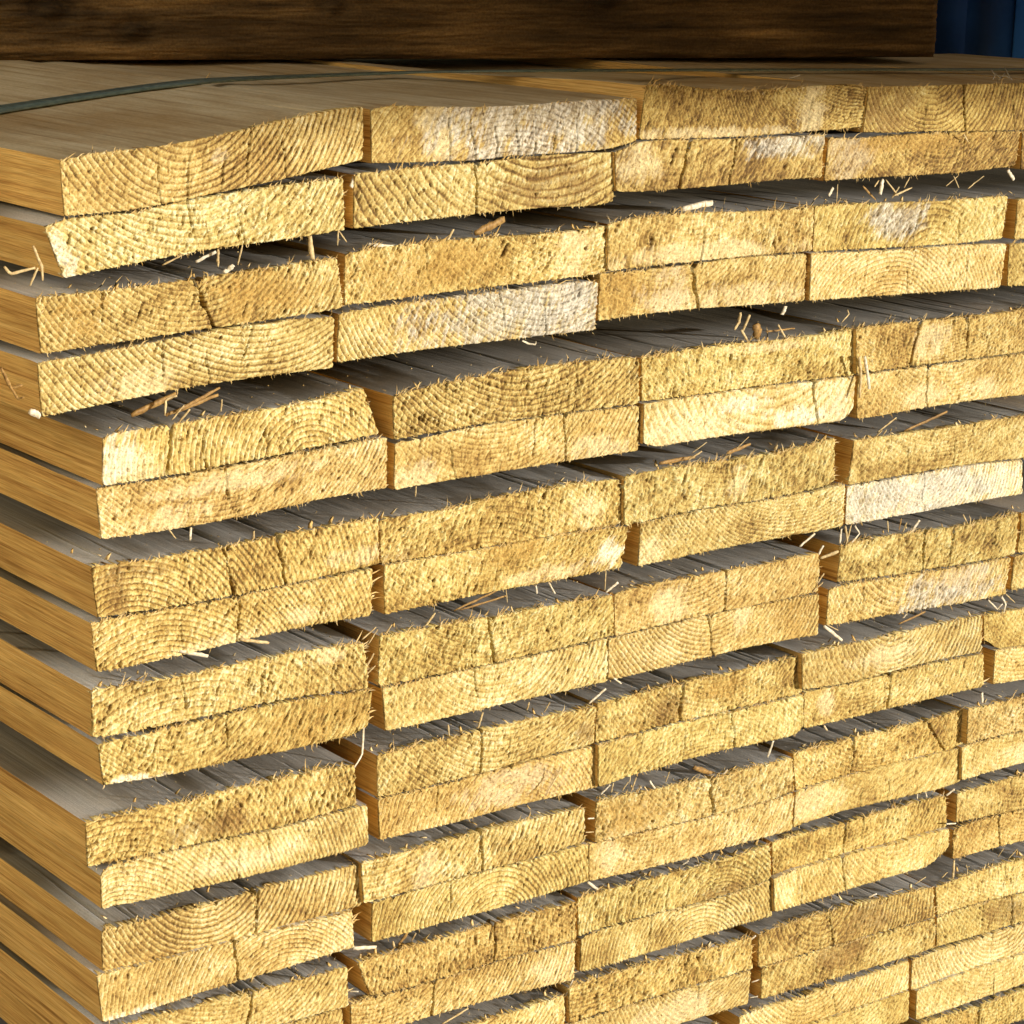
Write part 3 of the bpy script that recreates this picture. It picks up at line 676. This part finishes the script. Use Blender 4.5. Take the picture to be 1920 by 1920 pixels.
    bk = np.array([[xb[0], LEN+off, zb[0]], [xb[-1], LEN+off, zb[-1]], [xt[-1], LEN+off, TZ[-1, -1]], [xt[0], LEN+off, TZ[0, -1]]])-org
    Vs.append(bk); F.append(np.array([[base+3, base+2, base+1, base]])); mi += [1]
    root = mesh('board', np.concatenate(Vs), F, [M_TOPB if bid in ('a1', 'a2', 'a3', 'a4', 'a10') else M_TOP, M_SIDE, M_UNDER], mi=mi, loc=org, smooth=False)
    r_, k_ = PLACE[bid]
    tag(root, '%s, %s in the %s row down' % (st[5], ORD[k_], ORD[r_]), 'board', 'boards of the timber stack')
    mesh('end_grain', np.concatenate([Gf, sk]), [Q, Qs], M_END, parent=root, col=np.concatenate([Cf, Cf[loop]]))
    # ---- torn fibres: along the edges and all over the sawn face
    Bs, Ds, Ls, Ws = [], [], [], []
    def add(n, su, sv, dr, ln, wd):
        n = int(n)
        if n < 1: return
        uu = su(n); vv = sv(n)
        a = np.clip((uu*(N-1)).astype(int), 0, N-1); b = np.clip((vv*(M-1)).astype(int), 0, M-1)
        pch = np.clip((fbm(uu*W/11, vv*H/7, seed+50+len(Bs))-.42)*6, .06, 1.3)
        keep = rs.rand(n) < pch*np.clip(mask[a, b]-.1, 0, 1)*(1-.8*smooth[a, b])
        a, b = a[keep], b[keep]; n = len(a)
        p = G[a, b].copy(); p[:, 1] += .0003
        dd = dr(n); dd /= np.linalg.norm(dd, axis=1)[:, None]
        Bs.append(p); Ds.append(dd); Ls.append(ln(n)*rs.uniform(.5, 1.5, n)); Ws.append(rs.uniform(.4, 1.5, n)*wd)
    rn = rs.randn
    ex = lambda m, cap: (lambda n: np.minimum(.5+rs.exponential(m, n), cap)/1000)
    uni = lambda n: rs.rand(n)
    add(W*(.25+fuzz)*3.4, uni, lambda n: 1-rs.rand(n)*.03, lambda n: np.stack([.35+.45*rn(n), -.5+.3*rn(n), .9+0*rn(n)], 1), ex(1.5*(.3+fuzz), 6.), .00029)
    add(W*(.25+fuzz)*1.2, uni, lambda n: rs.rand(n)*.03, lambda n: np.stack([.2*rn(n), -.5+.3*rn(n), -.9+0*rn(n)], 1), ex(.8*(.3+fuzz), 3.5), .00024)
    add(H*(.25+fuzz)*1.6, lambda n: 1-rs.rand(n)*.004, uni, lambda n: np.stack([1+0*rn(n), -.4+.3*rn(n), .25+.35*rn(n)], 1), ex(1.0*(.3+fuzz), 3.5), .00024)
    add(H*fuzz*.8, lambda n: rs.rand(n)*.004, uni, lambda n: np.stack([-1+0*rn(n), -.6+.3*rn(n), .3*rn(n)], 1), ex(.3, 1.2), .00018)
    add(W*H*fuzz*.32, uni, uni, lambda n: np.stack([math.cos(ph)+.3*rn(n), -.75+.2*rn(n), math.sin(ph)+.3*rn(n)], 1), ex(.5, 2.6), .00020)
    if fuzz > .85: add(W*.5, uni, lambda n: 1-rs.rand(n)*.06, lambda n: np.stack([.35+.35*rn(n), -.6+.3*rn(n), .9+0*rn(n)], 1), ex(2.2, 6.), .00032)
    if bid in ('g6', 'h1', 'd5', 'f4', 'e6', 'f9', 'h7', 'i3'):          # combs of stiff fibres in the gap
        add(9, lambda n: 1-0*rs.rand(n), uni, lambda n: np.stack([1+0*rn(n), -.1+.1*rn(n), .3+.25*rn(n)], 1), lambda n: rs.uniform(2.5, 5.5, n)/1000, .00040)
    p = np.concatenate(Bs); dd = np.concatenate(Ds); L = np.concatenate(Ls)[:, None]; wd = np.concatenate(Ws)[:, None]
    e1 = np.cross(dd, [.3, .9, .2]); e1 /= np.linalg.norm(e1, axis=1)[:, None]; e2 = np.cross(dd, e1)
    bend = e1*rs.uniform(-.25, .25, (len(p), 1))*L
    vv = np.stack([p+e1*wd, p-.5*e1*wd+.87*e2*wd, p-.5*e1*wd-.87*e2*wd, p+dd*L*.55+e1*wd*.7, p+dd*L*.55-e1*wd*.6, p+dd*L+bend], 1).reshape(-1, 3)
    o = (np.arange(len(p))*6)[:, None, None]
    tri = (np.array([[0, 1, 3], [1, 4, 3], [1, 2, 4], [2, 0, 4], [0, 3, 4], [3, 4, 5], [4, 3, 5]])[None]+o).reshape(-1, 3)
    ff = mesh('fibre_fringe', vv, [tri], M_FIB, parent=root, smooth=False); ff['kind'] = 'stuff'
    return root
for n_, bid in enumerate(BOARDS): build_board(bid, 11+n_*7)

# ------------------------------------------------------------------ beam lying on the stack, blue sheet, strap
def m_beam():
    m, n, l, b = nt('dark_rough_beam')
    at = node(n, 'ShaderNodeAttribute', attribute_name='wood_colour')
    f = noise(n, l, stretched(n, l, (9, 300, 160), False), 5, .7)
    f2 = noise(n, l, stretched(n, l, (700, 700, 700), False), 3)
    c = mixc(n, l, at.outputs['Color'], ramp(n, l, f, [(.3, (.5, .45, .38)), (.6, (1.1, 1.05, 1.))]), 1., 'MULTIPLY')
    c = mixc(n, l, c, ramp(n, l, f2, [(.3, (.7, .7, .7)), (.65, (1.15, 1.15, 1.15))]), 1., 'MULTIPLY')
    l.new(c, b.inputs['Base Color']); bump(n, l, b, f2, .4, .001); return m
def beam():
    p0 = on_z((0, 112), .018); p1 = on_z((1757, 113), .0225)
    dx = p1-p0; Lb = np.linalg.norm(dx); ex_ = dx/Lb; p0 = p0-ex_*.25; Lb += .25
    nrm = np.cross([0, 0, 1.], ex_); nrm /= np.linalg.norm(nrm)          # pointing away from the viewer
    if nrm[1] < 0: nrm = -nrm
    hB, tB = .15, .10
    nx, nz = 1000, 130
    a = np.linspace(0, Lb, nx); z = np.r_[np.linspace(0, .05, 105, endpoint=False), np.linspace(.05, hB, 25)]
    A, Z = np.meshgrid(a, z, indexing='ij')
    relief = (fbm(A*14, Z*140, 5)-.5)*.005+(fbm(A*70, Z*800, 6)-.5)*.0028
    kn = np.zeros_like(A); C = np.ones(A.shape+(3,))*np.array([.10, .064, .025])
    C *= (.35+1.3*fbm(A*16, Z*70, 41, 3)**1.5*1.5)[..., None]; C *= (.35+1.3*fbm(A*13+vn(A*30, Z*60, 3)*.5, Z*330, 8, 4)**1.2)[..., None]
    for (kx, kz, kr) in ((.25+.62*(Lb-.25), .034, .010), (.25+.05*(Lb-.25), .028, .012), (.25+.13*(Lb-.25), .016, .008), (.25+.33*(Lb-.25), .03, .006)):
        rr = np.hypot((A-kx)*.7, Z-kz); f = np.exp(-(rr/kr)**2)
        relief += f*.003*np.cos(rr/.0022); C *= (1-.5*f[..., None]); kn += f
    edge = np.minimum(np.minimum(Z, hB-Z), np.minimum(A, Lb-A)); rd = np.clip(1-edge/.006, 0, 1)**2*.004
    dep = relief-rd
    G = p0+A[..., None]*ex_+Z[..., None]*np.array([0, 0, 1.])-dep[..., None]*nrm
    i = np.arange(nx*nz).reshape(nx, nz); Q = np.stack([i[:-1, :-1], i[1:, :-1], i[1:, 1:], i[:-1, 1:]], -1).reshape(-1, 4)
    lp = np.r_[i[:, 0], i[-1, 1:], i[-2::-1, -1], i[0, -2:0:-1]]
    V = G.reshape(-1, 3); bkk = V[lp]+nrm*tB; nb = len(V); ii = np.arange(len(lp)); jj = (ii+1) % len(lp)
    Qs = np.stack([lp[jj], lp[ii], nb+ii, nb+jj], -1)
    org = p0+ex_*Lb/2
    rot = np.stack([ex_, nrm, [0, 0, 1.]], 1)                            # local axes: along, back, up
    Vl = (np.concatenate([V, bkk])-org)@rot
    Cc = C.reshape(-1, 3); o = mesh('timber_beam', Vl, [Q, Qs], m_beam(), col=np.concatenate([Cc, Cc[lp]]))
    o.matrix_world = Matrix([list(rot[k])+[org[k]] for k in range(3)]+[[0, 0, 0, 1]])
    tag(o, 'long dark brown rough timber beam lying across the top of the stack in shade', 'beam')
beam()

def blue_sheet():
    m, n, l, b = nt('blue_painted_metal'); b.inputs['Roughness'].default_value = .5
    f = noise(n, l, stretched(n, l, (30, 30, 30)), 4); l.new(ramp(n, l, f, [(.3, (.005, .032, .15)), (.7, (.009, .05, .22))]), b.inputs['Base Color'])
    m2, n2, l2, b2 = nt('lighter_blue_metal'); b2.inputs['Base Color'].default_value = (.02, .13, .62, 1)  # lighter blue for the strip at the right end of the sheet
    px = [1750, 1806, 1814, 1842, 1850, 1900]; dp = [0, 0, .006, .006, 0, 0]
    p0 = on_z((1750, 122), .013); p1 = on_z((2060, 122), .013); e = (p1-p0)/np.linalg.norm(p1-p0); nr = np.array([-e[1], e[0], 0.])
    if nr[1] < 0: nr = -nr
    base = [on_z((x, 122), .013)+nr*d for x, d in zip(px, dp)]
    def strip(name, pts, h, mat, parent, th=.0015):
        P = np.array(pts); k = len(P); V = np.concatenate([P, P+[0, 0, h], P+nr*th, P+nr*th+[0, 0, h]])
        i = np.arange(k-1); F = np.concatenate([np.stack([i, i+1, k+i+1, k+i], -1), np.stack([2*k+i+1, 2*k+i, 3*k+i, 3*k+i+1], -1), np.stack([k+i, k+i+1, 3*k+i+1, 3*k+i], -1), np.stack([i+1, i, 2*k+i, 2*k+i+1], -1)])
        F = np.concatenate([F, [[0, k, 3*k, 2*k], [k-1, 3*k-1, 4*k-1, 2*k-1]]])
        return mesh(name, V-P0, [F], mat, parent=parent, smooth=False)
    P0 = .5*(base[0]+on_z((2060, 122), .013))
    o = strip('metal_sheet', base, .16, m, None); o.location = P0
    tag(o, 'dark blue ribbed metal sheet upright beside the end of the beam', 'metal sheet')
    strip('edge_strip', [on_z((1895, 122), .013)-nr*.002, on_z((2060, 122), .013)-nr*.002], .16, m2, o)['label'] = 'paler blue flat edge strip'
blue_sheet()

def strap():
    m, n, l, b = nt('green_grey_strap'); b.inputs['Roughness'].default_value = .38; b.inputs['Specular IOR Level'].default_value = .5
    f = noise(n, l, stretched(n, l, (300, 300, 300)), 3); l.new(ramp(n, l, f, [(.3, (.055, .08, .06)), (.7, (.12, .155, .12))]), b.inputs['Base Color'])
    prof = sorted((float(q[0]), float(q[2])) for i in ('a1', 'a2', 'a3', 'a4', 'a10') for q in [on_y(p) for p in BOARDS[i][0]])
    px_, pz_ = zip(*prof); gx = np.linspace(px_[0], px_[-1], 400); gz = np.interp(gx, px_, pz_)
    for _ in range(60): gz[1:-1] = np.maximum(gz[1:-1], .5*(gz[:-2]+gz[2:]))       # a taut band bridges the hollows
    pp = [(-60, 216), (0, 205), (110, 188), (250, 167), (330, 157), (400, 150), (560, 143), (740, 136), (870, 133.5), (1000, 132.5), (1200, 131.5), (1450, 131), (1700, 130.5), (1920, 130), (2150, 130)]
    P = []
    for q in pp:
        z_ = .03
        for _ in range(400):
            z_ -= .0001
            if z_ < np.interp(on_z(q, z_)[0], gx, gz)+.0022: break
        P.append(on_z(q, z_))
    P = np.array(P); t = np.linspace(0, len(P)-1, 160)
    P = np.stack([np.interp(t, range(len(P)), P[:, k]) for k in range(3)], 1)
    for _ in range(30): P[1:-1] = .25*P[:-2]+.5*P[1:-1]+.25*P[2:]
    T = np.gradient(P, axis=0); T /= np.linalg.norm(T, axis=1)[:, None]
    S_ = np.cross(T, [0, 0, 1.]); S_ /= np.linalg.norm(S_, axis=1)[:, None]
    tilt = np.interp(np.linspace(0, 1, 160), [0, .25, .45, 1], [.30, .22, .05, .02])[:, None]
    S_ = S_*np.cos(tilt)-np.array([0, 0, 1.])*np.sin(tilt)*np.sign(-S_[:, 1:2]); Nn = np.cross(S_, T); Nn *= np.sign(Nn[:, 2:3])
    hw, th = .0042, .0004
    rows = np.stack([P-S_*hw-Nn*th, P+S_*hw-Nn*th, P+S_*hw+Nn*th, P-S_*hw+Nn*th], 1)
    i = np.arange(160*4).reshape(160, 4); F = []
    for k in range(4): F.append(np.stack([i[:-1, k], i[:-1, (k+1) % 4], i[1:, (k+1) % 4], i[1:, k]], -1))
    F.append(np.array([i[0, ::-1], i[-1]]))
    V = rows.reshape(-1, 3); o0 = P[80]; o = mesh('packing_strap', V-o0, F, m, smooth=False, loc=o0)
    tag(o, 'thin flat green grey packing strap stretched over the top boards', 'strap')
strap()

# ------------------------------------------------------------------ loose splinters and chips
def path_mesh(P, rad, flat, seed, taper=.45):
    rs = np.random.RandomState(seed); P = np.asarray(P); n = 9
    L = np.r_[0, np.cumsum(np.linalg.norm(np.diff(P, axis=0), axis=1))]; t = np.linspace(0, L[-1], n)
    Q = np.stack([np.interp(t, L, P[:, k]) for k in range(3)], 1)
    Q[1:-1] += rs.randn(n-2, 3)*rad*.10
    T = np.gradient(Q, axis=0); T /= np.linalg.norm(T, axis=1)[:, None]
    e1 = np.cross(T, [.1, 1., .1]); e1 /= np.linalg.norm(e1, axis=1)[:, None]; e2 = np.cross(T, e1)
    prof = (1-taper*np.abs(np.linspace(-.9, 1, n))**3)*(1+rs.randn(n)*.1); R = []
    for k in range(6):
        a = math.pi/3*k+.3; R.append(Q+(e1*math.cos(a)+e2*math.sin(a)*flat)*(rad*prof*(1+.25*rs.randn()*.5))[:, None])
    V = np.stack(R, 1).reshape(-1, 3); i = np.arange(n*6).reshape(n, 6); F = []
    for k in range(6): F.append(np.stack([i[:-1, k], i[:-1, (k+1) % 6], i[1:, (k+1) % 6], i[1:, k]], -1))
    for e in (i[0, ::-1], i[-1]): F.append(np.array([[e[0], e[1], e[2], e[3]], [e[0], e[3], e[4], e[5]]]))
    return V, F
def row_bottom(ids, x):
    pts = sorted(p for i in ids.split() for p in BOARDS[i][1]); return np.interp(x, [p[0] for p in pts], [p[1] for p in pts])
KIND = {'s': ('wood_splinter', 'splinter', 'pale straw coloured splinter', M_STRAW, .7), 'c': ('wood_chip', 'chip', 'thin whitish wood chip', M_CHIP, .5),
        'b': ('bark_sliver', 'sliver', 'flat brown sliver', M_BROWN, .45), 'g': ('fluff_strand', 'fluff', 'grey curled strand of fluff', M_GREY, .8)}
cnt = {}; made = []
for k_, ln in enumerate(SP.strip().split('\n')):
    if ln.startswith('#'): continue
    a, b = ln.split('|'); kd, wd, dp = a.split(); pts = poly(b); wd = float(wd); dp = float(dp)/1000
    nm, cat, desc, mat, flat = KIND[kd]
    xm = np.mean([p[0] for p in pts]); ym = np.mean([p[1] for p in pts])
    if ym < 165: place = 'on the top boards near the strap'; P = [on_z(p, .026+(.003 if j else 0)) for j, p in enumerate(pts)] if xm > 600 else [on_z(pts[0], .015), on_z(pts[0], .015)+np.array([.004, -.002, .0065])]
    else:
        P = [on_y(p, dp+.002*(j % 2)) for j, p in enumerate(pts)]
        g = min(range(0, 10), key=lambda r: abs(row_bottom(ROWS[2*r+1], xm)-ym))
        third = 'left' if xm < 640 else 'middle' if xm < 1280 else 'right'
        if xm < 85: place = 'caught on the left side of the stack below the %s row' % ORD[2*g+1]
        elif abs(row_bottom(ROWS[2*g+1], xm)-ym) < 34: place = 'in the gap below the %s row, %s part' % (ORD[2*g+1], third)
        else: place = 'across the board ends above the %s row gap, %s part' % (ORD[2*g+1], third)
    V, F = path_mesh(P, wd*.5*(.00022 if kd == 's' else .00026), flat*.75, 900+k_, .12 if kd == 'c' else .35)
    o0 = V.mean(0); o0[2] = V[:, 2].min()
    o = mesh(nm, V-o0, F, mat, smooth=False, loc=o0)
    key = desc+' '+place; cnt[key] = cnt.get(key, 0)+1; made.append((o, key, cat))
for o, key, cat in made: tag(o, key, cat, key.replace('splinter ', 'splinters ').replace('chip ', 'chips ').replace('sliver ', 'slivers ').replace('strand ', 'strands ') if cnt[key] > 1 else None)
def sawdust():
    rs = np.random.RandomState(77); Vs, Fs, nb = [], [], 0
    for r in (2, 4, 6, 8, 10, 12, 14, 16, 18):
        for i in ROWS[r].split():
            xt, zt, off = TOPS[i]
            for k in range(34):
                big = rs.rand() < .42
                s = rs.rand(); x = np.interp(s, np.linspace(0, 1, len(xt)), xt); z = np.interp(s, np.linspace(0, 1, len(zt)), zt)
                y = off+(rs.exponential(.004) if big else rs.uniform(.001, .05)); L = rs.uniform(.0012, .0050) if big else rs.uniform(.0004, .0011); wd = L*rs.uniform(.10, .25) if big else L*.45
                a = rs.uniform(0, math.pi); d = np.array([math.cos(a), math.sin(a)*.6, rs.uniform(0, .7) if big else .1]); d /= np.linalg.norm(d)
                e = np.cross(d, [0, 0, 1.]); e /= np.linalg.norm(e); c = np.array([x, y, z+.0003]); up = np.array([0, 0, wd*.6])
                q = np.array([c-e*wd, c+e*wd, c+d*L*.6+e*wd*.8+up, c+d*L*.6-e*wd*.9+up*.5, c+d*L+up*.4, c+d*L*.3-up*.6])
                Vs.append(q); Fs.append(np.array([[0, 1, 2], [0, 2, 3], [3, 2, 4], [0, 5, 1], [1, 5, 2], [0, 3, 5], [5, 3, 4], [5, 4, 2]])+nb); nb += 6
    o = mesh('sawdust', np.concatenate(Vs), [np.concatenate(Fs)], M_FIB, smooth=False); o['kind'] = 'stuff'
    tag(o, 'pale sawdust and tiny torn flakes scattered on the grey board tops', 'sawdust')
sawdust()
# a dry seed husk standing on the top board
p = on_z((51, 131), .0); V, F = path_mesh([p, p+np.array([-.001, 0, .004]), p+np.array([-.003, 0, .0105]), p+np.array([-.0035, 0, .0135])], .0022, .6, 4000, .75)
o = mesh('seed_husk', V-p, F, M_BROWN, smooth=True, loc=p); tag(o, 'small dry brown seed husk standing on the top board before the beam', 'husk')

# ------------------------------------------------------------------ unseen board added to shade the beam, its shadow ending at the top row
def cast_shade_board():
    yb = -3.; zb_ = .012+3.*math.tan(SUN_EL)/math.cos(SUN_AZ)
    x0, x1, h, th = 2.3, 7.0, 1.0, .08
    V = np.array([[x, y, z] for x in (x0, x1) for y in (yb, yb+th) for z in (zb_, zb_+h)])
    c = V.mean(0); m, n, l, b = nt('shade_board_grey'); b.inputs['Base Color'].default_value = (.25, .22, .18, 1)
    o = mesh('shade_board', V-c, [np.array([[0, 1, 3, 2], [4, 6, 7, 5], [0, 4, 5, 1], [2, 3, 7, 6], [1, 5, 7, 3], [0, 2, 6, 4]])], m, smooth=False, loc=c)
    tag(o, 'long grey board added out of view to shade the beam', 'shade board')
cast_shade_board()

def ground():
    z = -.62; m, n, l, bb = nt('yard_concrete'); f = noise(n, l, stretched(n, l, (3, 3, 3), False), 6); l.new(ramp(n, l, f, [(.3, (.11, .105, .095)), (.7, (.18, .17, .155))]), bb.inputs['Base Color'])
    o = mesh('ground', np.array([[-60, -60, z], [60, -60, z], [60, 60, z], [-60, 60, z]]), [np.array([[0, 1, 2, 3]])], m, smooth=False); o['kind'] = 'structure'
ground()

def bounce_wall():  # unseen wall added to bounce warm sun onto the left faces
    m, n, l, bb = nt('bounce_wall_cream'); f = noise(n, l, stretched(n, l, (4, 4, 4), False), 6); l.new(ramp(n, l, f, [(.3, (.66, .56, .40)), (.7, (.78, .69, .52))]), bb.inputs['Base Color'])
    lo = np.array([-.95, -.7, -.62]); hi = np.array([-.8, 1.6, 1.5]); V = np.array([[x, y, z] for x in (lo[0], hi[0]) for y in (lo[1], hi[1]) for z in (lo[2], hi[2])]); c = V.mean(0)*[1, 1, 0]+[0, 0, -.62]
    o = mesh('bounce_wall', V-c, [np.array([[0, 1, 3, 2], [4, 6, 7, 5], [0, 4, 5, 1], [2, 3, 7, 6], [1, 5, 7, 3], [0, 2, 6, 4]])], m, smooth=False, loc=c)
    tag(o, 'cream wall added out of view to bounce sun onto the stack', 'wall')
bounce_wall()

def shade_sheet():  # unseen panel added to keep sky light off the top boards
    m, n, l, bb = nt('shade_panel_brown'); f = noise(n, l, stretched(n, l, (3, 60, 60), False), 5); l.new(ramp(n, l, f, [(.3, (.16, .12, .08)), (.7, (.28, .22, .15))]), bb.inputs['Base Color'])
    lo = np.array([.30, -.30, .176]); hi = np.array([1.1, 1.25, .194]); V = np.array([[x, y, z] for x in (lo[0], hi[0]) for y in (lo[1], hi[1]) for z in (lo[2], hi[2])]); c = V.mean(0)
    o = mesh('shade_panel', V-c, [np.array([[0, 1, 3, 2], [4, 6, 7, 5], [0, 4, 5, 1], [2, 3, 7, 6], [1, 5, 7, 3], [0, 2, 6, 4]])], m, smooth=False, loc=c)
    tag(o, 'wide brown panel added above the view to darken the top boards', 'sheet')
shade_sheet()
